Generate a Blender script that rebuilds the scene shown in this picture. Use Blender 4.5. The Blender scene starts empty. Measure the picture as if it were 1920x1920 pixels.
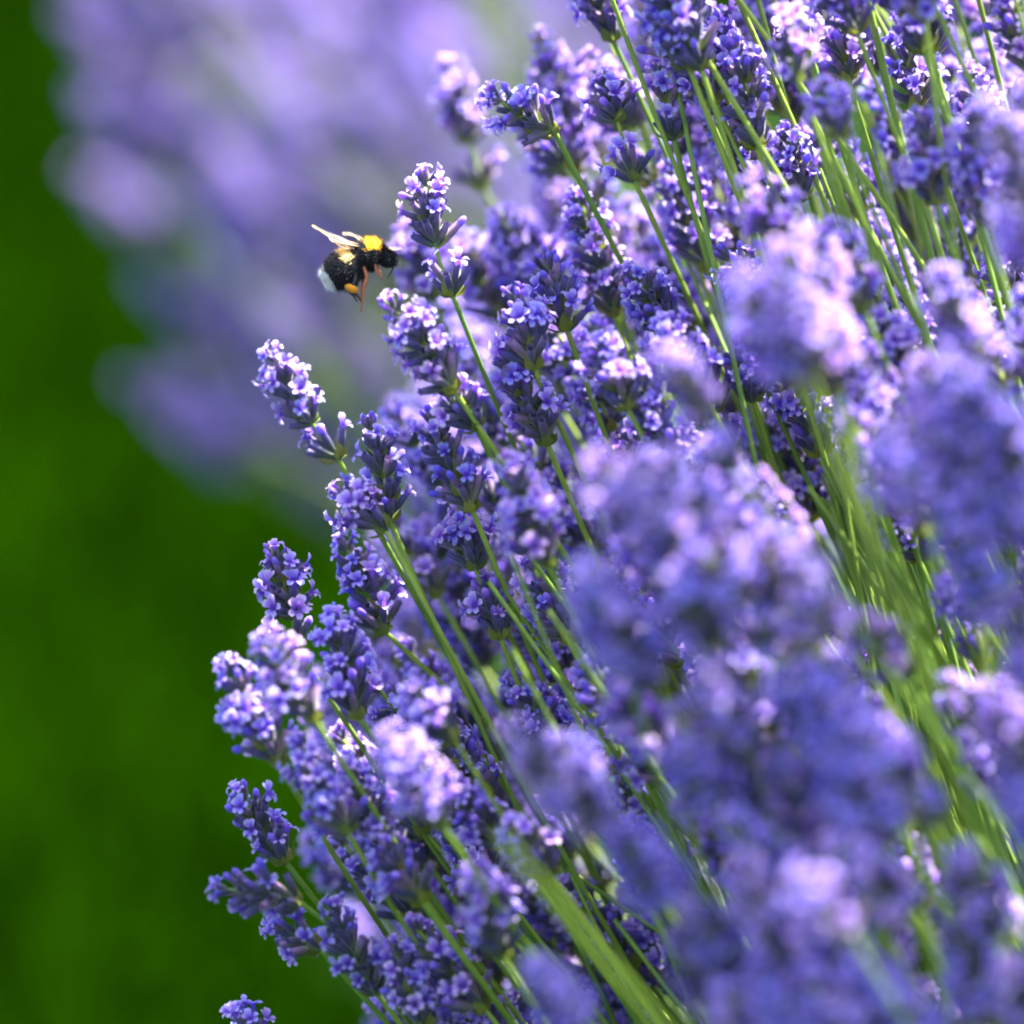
import bpy, math, random
import numpy as np
from mathutils import Vector, Matrix, Quaternion

S = bpy.context.scene
COL = S.collection
R = math.radians

# ------------------------------------------------------------------ camera
D, W, FZ, PITCH = 1.2, 0.21, 0.45, R(15)          # focus distance, frame width there, height of the aim point
FWD = Vector((0, math.cos(PITCH), -math.sin(PITCH)))
UP = Vector((0, math.sin(PITCH), math.cos(PITCH)))
RIGHT = Vector((1, 0, 0))
EYE = Vector((0, 0, FZ)) - FWD * D
cam = bpy.data.cameras.new('camera')
camo = bpy.data.objects.new('camera', cam)
COL.objects.link(camo)
camo.location = EYE
camo.rotation_euler = (R(90) - PITCH, 0, 0)
cam.sensor_width = 36
cam.lens = 36 * D / W
cam.clip_start, cam.clip_end = 0.05, 900
cam.dof.use_dof = True
cam.dof.focus_distance = D
APERTURE = 0.037
cam.dof.aperture_fstop = cam.lens / 1000 / APERTURE
S.camera = camo

# ------------------------------------------------------------------ light
SUN = Vector((0.34, 0.30, 0.82)).normalized()     # towards the sun
world = bpy.data.worlds.new('World')
S.world = world
world.use_nodes = True
wn = world.node_tree
bg = next(n for n in wn.nodes if n.type == 'BACKGROUND')
sky = wn.nodes.new('ShaderNodeTexSky')
sky.sky_type = 'NISHITA'
sky.sun_disc = False
sky.air_density, sky.dust_density, sky.ozone_density = 0.8, 3.0, 0.6
sky.sun_elevation = math.asin(SUN.z)
sky.sun_rotation = math.atan2(SUN.x, SUN.y)
wn.links.new(sky.outputs[0], bg.inputs[0])
bg.inputs[1].default_value = 0.12
sl = bpy.data.lights.new('sun', 'SUN')
slo = bpy.data.objects.new('sun', sl)
COL.objects.link(slo)
sl.energy, sl.angle, sl.color = 5.0, R(0.5), (1.0, 0.95, 0.87)
slo.rotation_euler = SUN.to_track_quat('Z', 'Y').to_euler()
S.view_settings.view_transform = 'Standard'
S.view_settings.look = 'None'
S.view_settings.gamma = 1
S.view_settings.exposure = 2.7
S.cycles.filter_width = 2.0
S.cycles.max_bounces = 10
S.cycles.transparent_max_bounces = 12
S.cycles.transmission_bounces = 8

rnd = random.Random(11)
MM = 0.001
K = W / 1920                                       # metres per photo pixel at the focus distance


def at(px, py, d=0.0):
    """World point seen at a photo pixel, d metres behind (+) or before (-) the focus distance."""
    q = (D + d) / D * K
    return EYE + FWD * (D + d) + RIGHT * ((px - 960) * q) + UP * ((960 - py) * q)


def pix(p):
    v = p - EYE
    d = v.dot(FWD)
    return 960 + v.dot(RIGHT) / (K * d / D), 960 - v.dot(UP) / (K * d / D), d - D


# ------------------------------------------------------------------ materials
def mat(name):
    m = bpy.data.materials.new(name)
    m.use_nodes = True
    nt = m.node_tree
    nt.nodes.clear()
    return m, nt, nt.nodes.new('ShaderNodeOutputMaterial')


def node(nt, kind, **kw):
    n = nt.nodes.new(kind)
    for k, v in kw.items():
        setattr(n, k, v)
    return n


def ramp(nt, fac, stops):
    r = node(nt, 'ShaderNodeValToRGB')
    cr = r.color_ramp
    while len(cr.elements) < len(stops):
        cr.elements.new(0.5)
    for e, (p, c) in zip(cr.elements, stops):
        e.position, e.color = p, (*c, 1)
    nt.links.new(fac, r.inputs[0])
    return r.outputs[0]


def mul(nt, a, b, f=1.0):
    m = node(nt, 'ShaderNodeMix', data_type='RGBA', blend_type='MULTIPLY')
    m.inputs['Factor'].default_value = f
    nt.links.new(a, m.inputs['A'])
    nt.links.new(b, m.inputs['B'])
    return m.outputs['Result']


def principled(nt, colour, rough, spec, sheen):
    p = node(nt, 'ShaderNodeBsdfPrincipled')
    p.inputs['Roughness'].default_value = rough
    p.inputs['Specular IOR Level'].default_value = spec
    p.inputs['Sheen Weight'].default_value = sheen
    nt.links.new(colour, p.inputs['Base Color'])
    return p


def leafy(nt, out, colour, trans, rough=0.55, spec=0.3, boost=1.0, sheen=0.0):
    if spec == 0:
        p = node(nt, 'ShaderNodeBsdfDiffuse')
        nt.links.new(colour, p.inputs['Color'])
    else:
        p = principled(nt, colour, rough, spec, sheen)
    t = node(nt, 'ShaderNodeBsdfTranslucent')
    nt.links.new(colour, t.inputs['Color'])
    mx = node(nt, 'ShaderNodeMixShader')
    mx.inputs[0].default_value = trans
    nt.links.new(p.outputs[0], mx.inputs[1])
    nt.links.new(t.outputs[0], mx.inputs[2])
    nt.links.new(mx.outputs[0], out.inputs[0])


def attr(nt, name):
    a = node(nt, 'ShaderNodeAttribute')
    a.attribute_name = name
    return a.outputs['Fac']


def petal_material():
    m, nt, out = mat('lavender petal')
    lobe = attr(nt, 'run')                          # 0 in the throat, 1 on the lobe's edge
    base = ramp(nt, lobe, [(0.0, (0.11, 0.035, 0.38)), (0.3, (0.285, 0.155, 0.73)), (0.7, (0.465, 0.325, 0.88)), (1.0, (0.74, 0.70, 0.95))])
    tint = attr(nt, 'tint')
    hue = ramp(nt, tint, [(0.0, (0.66, 0.74, 1.0)), (0.45, (0.95, 0.92, 1.0)), (0.8, (1.12, 0.95, 1.0)), (1.0, (1.35, 1.15, 1.02))])
    c = mul(nt, base, hue)
    oi = node(nt, 'ShaderNodeObjectInfo')
    c = mul(nt, c, oi.outputs['Color'])
    nz = node(nt, 'ShaderNodeTexNoise')
    nz.inputs['Scale'].default_value = 900
    v = ramp(nt, nz.outputs['Fac'], [(0.3, (0.8, 0.78, 0.9)), (0.7, (1.08, 1.08, 1.05))])
    c = mul(nt, c, v)
    leafy(nt, out, c, 0.46, 0.7, 0.12, sheen=0.2)
    return m


def calyx_material():
    m, nt, out = mat('lavender calyx')
    run = attr(nt, 'run')
    base = ramp(nt, run, [(0.0, (0.10, 0.16, 0.05)), (0.3, (0.075, 0.085, 0.06)), (0.62, (0.068, 0.055, 0.105)), (1.0, (0.12, 0.08, 0.23))])
    tint = attr(nt, 'tint')
    hue = ramp(nt, tint, [(0.0, (0.7, 0.85, 1.0)), (0.6, (1, 1, 1)), (0.85, (1.2, 1.2, 1.0)), (1.0, (3.0, 2.4, 1.7))])
    c = mul(nt, base, hue)
    leafy(nt, out, c, 0.12, 0.6, 0.3, sheen=0.3)
    return m


def green_material(name, a, b, trans=0.12, rough=0.45, scale=60, spec=0.4):
    m, nt, out = mat(name)
    run = attr(nt, 'run')
    c = ramp(nt, run, [(0.0, a), (1.0, b)])
    oi = node(nt, 'ShaderNodeObjectInfo')
    v = ramp(nt, oi.outputs['Random'], [(0.0, (0.7, 0.85, 0.8)), (0.5, (1, 1, 1)), (1.0, (1.25, 1.12, 1.0))])
    c = mul(nt, c, v)
    nz = node(nt, 'ShaderNodeTexNoise')
    nz.inputs['Scale'].default_value = scale
    v = ramp(nt, nz.outputs['Fac'], [(0.3, (0.72, 0.8, 0.75)), (0.7, (1.12, 1.1, 1.05))])
    c = mul(nt, c, v)
    leafy(nt, out, c, trans, rough, spec)
    return m


def plain(name, col, rough=0.6, spec=0.4, sheen=0.0, trans=0.0):
    m, nt, out = mat(name)
    nz = node(nt, 'ShaderNodeTexNoise')
    nz.inputs['Scale'].default_value = 700
    c = ramp(nt, nz.outputs['Fac'], [(0.3, tuple(0.75 * x for x in col)), (0.7, tuple(min(1, 1.15 * x) for x in col))])
    leafy(nt, out, c, trans, rough, spec, sheen=sheen)
    return m


M_PETAL = petal_material()
M_CALYX = calyx_material()
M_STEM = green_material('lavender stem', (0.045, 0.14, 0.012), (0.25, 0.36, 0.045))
M_BRACT = green_material('lavender bract', (0.24, 0.30, 0.03), (0.20, 0.20, 0.07), 0.25)
M_LEAF = green_material('lavender leaf', (0.025, 0.075, 0.015), (0.07, 0.16, 0.03), 0.2)
M_GRASS = green_material('grass blade', (0.0028, 0.0145, 0.00005), (0.0078, 0.0305, 0.00005), 0.3, 0.9, 3, 0)


# ------------------------------------------------------------------ mesh helpers
class MB:
    """Collects vertices, faces, a material number per face and two numbers per vertex."""
    def __init__(s):
        s.v, s.f, s.m, s.run, s.tint = [], [], [], [], []

    def add(s, verts, faces, m=0, run=None, tint=0.5, mx=None):
        o = len(s.v)
        s.v += [mx @ Vector(p) for p in verts] if mx is not None else [Vector(p) for p in verts]
        s.f += [tuple(i + o for i in f) for f in faces]
        s.m += [m] * len(faces)
        s.run += list(run) if run is not None else [0.5] * len(verts)
        s.tint += [tint] * len(verts)

    def join(s, b, mx=None, tint=None):
        o = len(s.v)
        s.v += [mx @ p for p in b.v] if mx is not None else list(b.v)
        s.f += [tuple(i + o for i in f) for f in b.f]
        s.m += b.m
        s.run += b.run
        s.tint += [tint] * len(b.v) if tint is not None else b.tint

    def mesh(s, name, mats, smooth=True):
        me = bpy.data.meshes.new(name)
        me.from_pydata([tuple(p) for p in s.v], [], s.f)
        for m in mats:
            me.materials.append(m)
        me.polygons.foreach_set('material_index', s.m)
        me.polygons.foreach_set('use_smooth', [smooth] * len(s.f))
        for k, d in (('run', s.run), ('tint', s.tint)):
            a = me.attributes.new(k, 'FLOAT', 'POINT')
            a.data.foreach_set('value', d)
        me.update()
        return me


def link(name, me, parent=None, mx=None, colour=None):
    o = bpy.data.objects.new(name, me)
    COL.objects.link(o)
    if parent is not None:
        o.parent = parent
    if mx is not None:
        o.matrix_local = mx
    if colour is not None:
        o.color = colour
    return o


def tag(o, label=None, category=None, group=None, kind=None):
    for k, v in (('label', label), ('category', category), ('group', group), ('kind', kind)):
        if v:
            o[k] = v


def frame(z, twist=0.0):
    z = Vector(z).normalized()
    q = z.to_track_quat('Z', 'Y')
    return (q @ Quaternion((0, 0, 1), twist)).to_matrix().to_4x4()


def tube(mb, pts, rad, n=6, m=0, runs=None, tint=0.5, cap=True):
    """A tapered tube along pts."""
    V, run = [], []
    k = len(pts)
    side = None
    for i, p in enumerate(pts):
        t = (pts[min(i + 1, k - 1)] - pts[max(i - 1, 0)]).normalized()
        if side is None:
            side = t.orthogonal().normalized()
        side = (side - t * side.dot(t)).normalized()
        other = t.cross(side)
        for j in range(n):
            a = 2 * math.pi * j / n
            V.append(p + (side * math.cos(a) + other * math.sin(a)) * rad[i])
            run.append(runs[i] if runs else i / (k - 1))
    F = [(i * n + j, i * n + (j + 1) % n, (i + 1) * n + (j + 1) % n, (i + 1) * n + j) for i in range(k - 1) for j in range(n)]
    if cap:
        F.append(tuple(range(n))[::-1])
        F.append(tuple((k - 1) * n + j for j in range(n)))
    mb.add(V, F, m, run, tint)


# ------------------------------------------------------------------ lavender pieces (millimetres, +Z outward)
def floret(rs, openness=1.0, fine=True):
    """One two-lipped flower: a short tube, two big upper lobes, three small lower lobes."""
    b = MB()
    n = 8 if fine else 5
    prof = [(-1.6, 0.5, 0.1), (0.2, 0.62, 0.2), (1.4, 0.85, 0.12), (2.2, 1.15, 0.2)]
    if not fine:
        prof = prof[1::2]
    V = [(r * math.cos(2 * math.pi * j / n), r * math.sin(2 * math.pi * j / n), z) for z, r, q in prof for j in range(n)]
    F = [(i * n + j, i * n + (j + 1) % n, (i + 1) * n + (j + 1) % n, (i + 1) * n + j) for i in range(len(prof) - 1) for j in range(n)]
    b.add(V, F, 0, [q for z, r, q in prof for j in range(n)])
    for ang, L, wd, tilt in ((62, 2.9, 2.3, 38), (118, 2.9, 2.3, 38), (205, 2.1, 1.7, 72), (270, 2.3, 1.9, 78), (335, 2.1, 1.7, 72)):
        L *= rs.uniform(0.85, 1.12)
        wd *= rs.uniform(0.85, 1.12)
        ang = R(ang + rs.uniform(-7, 7))
        til = R((tilt + rs.uniform(-10, 10)) * openness)
        V, run = [], []
        rows, cols = (5, (-1, -0.33, 0.33, 1)) if fine else (3, (-1, 0, 1))
        nc = len(cols)
        for i in range(rows):
            t = i / (rows - 1)
            th = til * (0.55 + 0.65 * t)
            wid = wd * 0.5 * (0.55 + 0.9 * t - 1.15 * max(0, t - 0.55) ** 1.6 * 1.6) * (1 if t < 1 else 0.75)
            rr = 1.0 + L * t * math.sin(th)
            zz = 2.0 + L * t * math.cos(th)
            for j in cols:
                cup = 0.28 * wid * (j * j - 0.4) + 0.16 * math.sin(7 * t + 3 * j) * t
                x, y = rr - cup * math.cos(th) * 0.8, j * wid
                V.append((x * math.cos(ang) - y * math.sin(ang), x * math.sin(ang) + y * math.cos(ang), zz + cup * math.sin(th)))
                run.append(min(1, 0.25 + 0.8 * t + 0.08 * abs(j)))
        F = [(i * nc + j, i * nc + j + 1, (i + 1) * nc + j + 1, (i + 1) * nc + j) for i in range(rows - 1) for j in range(nc - 1)]
        b.add(V, F, 0, run)
    return b


def bud(rs):
    """A closed corolla: a rounded knob at the mouth of the calyx."""
    b = MB()
    n = 6
    prof = [(-1.0, 0.6, 0.25), (0.4, 0.8, 0.3), (1.3, 0.95, 0.45), (2.1, 0.75, 0.6), (2.6, 0.3, 0.7)]
    V = [(r * math.cos(2 * math.pi * j / n), r * math.sin(2 * math.pi * j / n), z) for z, r, q in prof for j in range(n)]
    F = [(i * n + j, i * n + (j + 1) % n, (i + 1) * n + (j + 1) % n, (i + 1) * n + j) for i in range(4) for j in range(n)]
    F.append(tuple(4 * n + j for j in range(n)))
    b.add(V, F, 0, [q for z, r, q in prof for j in range(n)])
    return b


def calyx(L, fine=True):
    """The ribbed tube that holds a flower; its mouth is at z = 0."""
    b = MB()
    n = 10 if fine else 5
    prof = [(0.0, 0.3, 0.0), (0.14, 0.58, 0.12), (0.45, 0.84, 0.4), (0.75, 0.9, 0.7), (0.95, 0.76, 0.92), (1.04, 0.84, 1.0)]
    if not fine:
        prof = [prof[0], prof[2], prof[3], prof[5]]
    V, run = [], []
    for z, r, q in prof:
        for j in range(n):
            k = r * (1.1 if j % 2 else 0.9)
            zz = z * L - L + (0.45 if j % 2 and z > 1 else 0)
            V.append((k * math.cos(2 * math.pi * j / n), k * math.sin(2 * math.pi * j / n), zz))
            run.append(q)
    F = [(i * n + j, i * n + (j + 1) % n, (i + 1) * n + (j + 1) % n, (i + 1) * n + j) for i in range(len(prof) - 1) for j in range(n)]
    b.add(V, F, 1, run)
    return b


def bract(rs):
    """A small pointed papery leaf under a whorl."""
    L, w = rs.uniform(3.2, 5.2), rs.uniform(1.1, 1.8)
    V, run = [], []
    for i, (t, q) in enumerate(((0, 0.25), (0.35, 1), (0.7, 0.7), (1, 0.06))):
        for j in (-1, 0, 1):
            V.append((j * w * q, 0.35 * w * abs(j) * q - 0.9 * t * t, L * t))
            run.append(t)
    F = [(i * 3 + j, i * 3 + j + 1, (i + 1) * 3 + j + 1, (i + 1) * 3 + j) for i in range(3) for j in range(2)]
    b = MB()
    b.add(V, F, 2, run)
    return b


FLORETS = []
_rs = random.Random(5)
LOW_FLORETS = []
for k in range(7):
    FLORETS.append(floret(_rs, (1.0, 1.1, 0.9, 0.75, 1.0, 0.6, 1.15)[k]))
    LOW_FLORETS.append(floret(_rs, (1.0, 1.1, 0.9, 0.75, 1.0, 0.6, 1.15)[k], False))
FLORET_MESH = []
for k, b in enumerate(FLORETS):
    for t in (0.1, 0.35, 0.6, 0.9):
        b.tint = [t] * len(b.v)
        FLORET_MESH.append(b.mesh('floret', [M_PETAL]))


class Whorl:
    """One ring of calyces on the stem: the ring itself, the places of its open flowers and the same with the flowers joined on."""
    def __init__(s, seed, n, p_open, p_bud, up, length, bracts):
        rs = random.Random(seed)
        ring, low = MB(), MB()
        s.spots = []
        for i in range(n):
            a = 2 * math.pi * (i + rs.uniform(-0.3, 0.3)) / n
            lift = R(up + rs.uniform(-20, 20))                     # angle from the stem's direction
            d = Vector((math.cos(a) * math.sin(lift), math.sin(a) * math.sin(lift), math.cos(lift)))
            L = length * rs.uniform(0.8, 1.22)
            z = d
            y = (Vector((0, 0, 1)) - z * z.z).normalized()         # upper lip towards the tip
            x = y.cross(z)
            mouth = d * (L + 0.4) + Vector((0, 0, rs.uniform(-1.1, 1.3)))
            mx = Matrix(((x.x, y.x, z.x, mouth.x), (x.y, y.y, z.y, mouth.y), (x.z, y.z, z.z, mouth.z), (0, 0, 0, 1)))
            tn = rs.random()
            ring.join(calyx(L), mx, tn)
            low.join(calyx(L, False), mx, tn)
            u = rs.random()
            if u < p_open:
                s.spots.append((mx @ Matrix.Rotation(rs.uniform(-0.5, 0.5), 4, 'Z') @ Matrix.Rotation(rs.uniform(-0.3, 0.3), 4, 'X') @ Matrix.Scale(rs.uniform(0.62, 0.9), 4), rs.randrange(len(FLORET_MESH))))
            elif u < p_open + p_bud:
                ring.join(bud(rs), mx, rs.random())
                low.join(bud(rs), mx, rs.random())
        for i in range(bracts):
            a = 2 * math.pi * (i + rs.uniform(-0.2, 0.2)) / max(1, bracts)
            mx = Matrix.Rotation(a, 4, 'Z') @ Matrix.Translation((0, 0.5, -0.6)) @ Matrix.Rotation(-R(rs.uniform(35, 70)), 4, 'X')
            bb_ = bract(rs)
            ring.join(bb_, mx, 0.5)
            low.join(bb_, mx, 0.5)
        mats = [M_PETAL, M_CALYX, M_BRACT]
        s.ring = ring.mesh('whorl', mats)
        full = MB()
        full.join(ring)
        for mx, k in s.spots:
            full.join(FLORETS[k // 4], mx, (0.1, 0.35, 0.6, 0.9)[k % 4])
        for mx, k in s.spots:
            low.join(LOW_FLORETS[k // 4], mx, (0.1, 0.35, 0.6, 0.9)[k % 4])
        s.low = low.mesh('whorl_in_bloom', mats)
        s.full = full.mesh('whorl_in_bloom', mats)


WHORLS = {
    'open': [Whorl(100 + i, 13 + i % 3, 0.62, 0.15, 52, 5.0, 2) for i in range(5)],
    'half': [Whorl(200 + i, 11 + i % 2, 0.38, 0.2, 46, 5.2, 3) for i in range(5)],
    'bud': [Whorl(300 + i, 11, 0.16, 0.34, 40, 5.6, 3) for i in range(4)],
    'base': [Whorl(400 + i, 8, 0.5, 0.2, 40, 5.8, 5) for i in range(4)],
    'tip': [Whorl(500 + i, 7, 0.75, 0.2, 30, 4.2, 0) for i in range(4)],
    'budtip': [Whorl(600 + i, 7, 0.1, 0.6, 22, 4.6, 0) for i in range(2)],
}


def bezier(a, c, b, n):
    return [a * (1 - t) ** 2 + c * (2 * t * (1 - t)) + b * t * t for t in (i / (n - 1) for i in range(n))]


def lavender(base, bot, top, ctrl, style, gap, detail, colour, seed, stem_r=0.8):
    """One stalk: an Empty at its base, a stem and the whorls of its head (> florets when the photo shows them)."""
    rs = random.Random(seed)
    root = link('lavender_flower', None)
    root.empty_display_size = 0.01
    root.location = base
    O = base
    mb = MB()
    axis = top - bot
    L = axis.length
    body = bezier(base, ctrl, bot, 15)
    bow = axis.cross(Vector((rs.uniform(-1, 1), rs.uniform(-1, 1), rs.uniform(-1, 1)))) * 0.06
    head = [bot + axis * t + bow * (4 * t * (1 - t)) for t in (0, 0.25, 0.5, 0.75, 1.0)]
    pts = body + head[1:]
    k = len(pts)
    rad = [(stem_r * (1.15 - 0.3 * i / 14) if i < 15 else stem_r * (0.8 - 0.12 * (i - 14))) * MM for i in range(k)]
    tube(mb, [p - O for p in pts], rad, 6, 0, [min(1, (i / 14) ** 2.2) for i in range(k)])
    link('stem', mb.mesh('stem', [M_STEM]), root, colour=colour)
    z = axis.normalized()
    step = 4.1 * MM
    n = max(2, round(L * 0.86 / step))
    ts = [i / n * 0.86 for i in range(n + 1)]
    if gap:
        ts = [0.0] + [gap + (0.86 - gap) * i / max(1, round((0.86 - gap) * L / step)) for i in range(max(1, round((0.86 - gap) * L / step)) + 1)]
    seq = {'open': ['open', 'open', 'half'], 'half': ['half', 'open', 'half', 'bud'], 'bud': ['bud', 'half', 'bud']}[style]
    m = len(ts)
    for i, t in enumerate(ts):
        kind = 'base' if i == 0 else (('budtip' if style == 'bud' else 'tip') if i == m - 1 else rs.choice(seq))
        w = rs.choice(WHORLS[kind])
        f = i / max(1, m - 1)
        sc = (0.94 if i == 0 else 1.0 - 0.4 * f ** 2.0) * rs.uniform(0.86, 1.04)
        j = min(3, int(t * 4))
        p = head[j].lerp(head[j + 1], t * 4 - j)
        zz = (z + Vector((rs.uniform(-1, 1), rs.uniform(-1, 1), rs.uniform(-1, 1))) * 0.1).normalized()
        mx = Matrix.Translation(p - O) @ frame(zz, rs.uniform(0, 6.28)) @ Matrix.Scale(sc * MM, 4)
        if detail:
            o = link('whorl', w.ring, root, mx, colour)
            for fm, kk in w.spots:
                link('floret', FLORET_MESH[kk], o, fm, colour)
        else:
            link('whorl', w.full, root, mx, colour)
    return root


def bloom_colour(rs, warm=None):
    """The natural range of the variety: bluer and pinker plants' flowers."""
    u = rs.random() if warm is None else warm
    g = rs.uniform(0.88, 1.06)
    return ((0.78 + 0.42 * u) * g, (0.85 + 0.28 * u) * g, g, 1)


# ------------------------------------------------------------------ the setting
def sheet(name, m, x0, x1, y0, y1, z):
    b = MB()
    b.add([(x0, y0, z), (x1, y0, z), (x1, y1, z), (x0, y1, z)], [(0, 1, 2, 3)])
    o = link(name, b.mesh(name, [m], False))
    tag(o, kind='structure')
    return o


def lawn_material():
    m, nt, out = mat('lawn')
    tc = node(nt, 'ShaderNodeTexCoord')
    a = node(nt, 'ShaderNodeTexNoise')
    a.inputs['Scale'].default_value = 3.0
    nt.links.new(tc.outputs['Object'], a.inputs['Vector'])
    c = ramp(nt, a.outputs['Fac'], [(0.3, (0.003, 0.015, 0.0001)), (0.7, (0.006, 0.026, 0.0001))])
    f = node(nt, 'ShaderNodeTexNoise')
    f.inputs['Scale'].default_value = 400
    nt.links.new(tc.outputs['Object'], f.inputs['Vector'])
    c = mul(nt, c, ramp(nt, f.outputs['Fac'], [(0.3, (0.5, 0.55, 0.4)), (0.7, (1.3, 1.2, 1.2))]))
    leafy(nt, out, c, 0.0, 0.9, 0)
    return m


def soil_material():
    m, nt, out = mat('soil')
    a = node(nt, 'ShaderNodeTexNoise')
    a.inputs['Scale'].default_value = 90
    a.inputs['Detail'].default_value = 8
    c = ramp(nt, a.outputs['Fac'], [(0.3, (0.035, 0.022, 0.014)), (0.7, (0.10, 0.068, 0.045))])
    leafy(nt, out, c, 0.0, 0.9, 0.1)
    return m


sheet('lawn', lawn_material(), -400, 400, -60, 700, 0.0)

nb = 70000
rg = np.random.default_rng(3)
gx, gy = rg.uniform(-1.1, 1.6, nb), rg.uniform(0.3, 5.2, nb)
ang = rg.uniform(0, 2 * np.pi, nb)
h = rg.uniform(0.02, 0.055, nb)
wd = rg.uniform(0.0015, 0.003, nb)
lx, ly = rg.normal(0, 0.4, nb) * h, rg.normal(0, 0.4, nb) * h
v = np.zeros((nb, 5, 3))
cx, cy = np.cos(ang) * wd, np.sin(ang) * wd
v[:, 0] = np.stack([gx - cx, gy - cy, np.zeros(nb)], 1)
v[:, 1] = np.stack([gx + cx, gy + cy, np.zeros(nb)], 1)
v[:, 2] = np.stack([gx + cx * 0.8 + lx * 0.4, gy + cy * 0.8 + ly * 0.4, h * 0.6], 1)
v[:, 3] = np.stack([gx - cx * 0.8 + lx * 0.4, gy - cy * 0.8 + ly * 0.4, h * 0.6], 1)
v[:, 4] = np.stack([gx + lx, gy + ly, h], 1)
i0 = np.arange(nb)[:, None] * 5
me = bpy.data.meshes.new('grass')
loops = np.concatenate([i0 + [0, 1, 2, 3], i0 + [3, 2, 4]], 1).ravel()
me.vertices.add(nb * 5)
me.vertices.foreach_set('co', v.ravel())
me.loops.add(len(loops))
me.loops.foreach_set('vertex_index', loops.astype(np.int32))
me.polygons.add(nb * 2)
st = (np.arange(nb)[:, None] * 7 + [0, 4]).ravel()
me.polygons.foreach_set('loop_start', st.astype(np.int32))
me.polygons.foreach_set('loop_total', np.tile([4, 3], nb).astype(np.int32))
ra = me.attributes.new('run', 'FLOAT', 'POINT')
ra.data.foreach_set('value', np.tile([0, 0, 0.6, 0.6, 1.0], nb).astype(np.float32))
me.materials.append(M_GRASS)
me.update(calc_edges=True)
me.validate()
tag(link('grass', me), 'short dark green grass of the lawn behind the lavender', 'grass', kind='stuff')

# ------------------------------------------------------------------ the near bush
C = at(2833, 3780)                                # where its stalks spring from
FARC = at(1950, 1850, 0.82)
M_SOIL = soil_material()
sheet('flower_bed', M_SOIL, C.x - 0.12, C.x + 2.0, C.y - 0.5, FARC.y + 0.45, 0.004)

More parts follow.
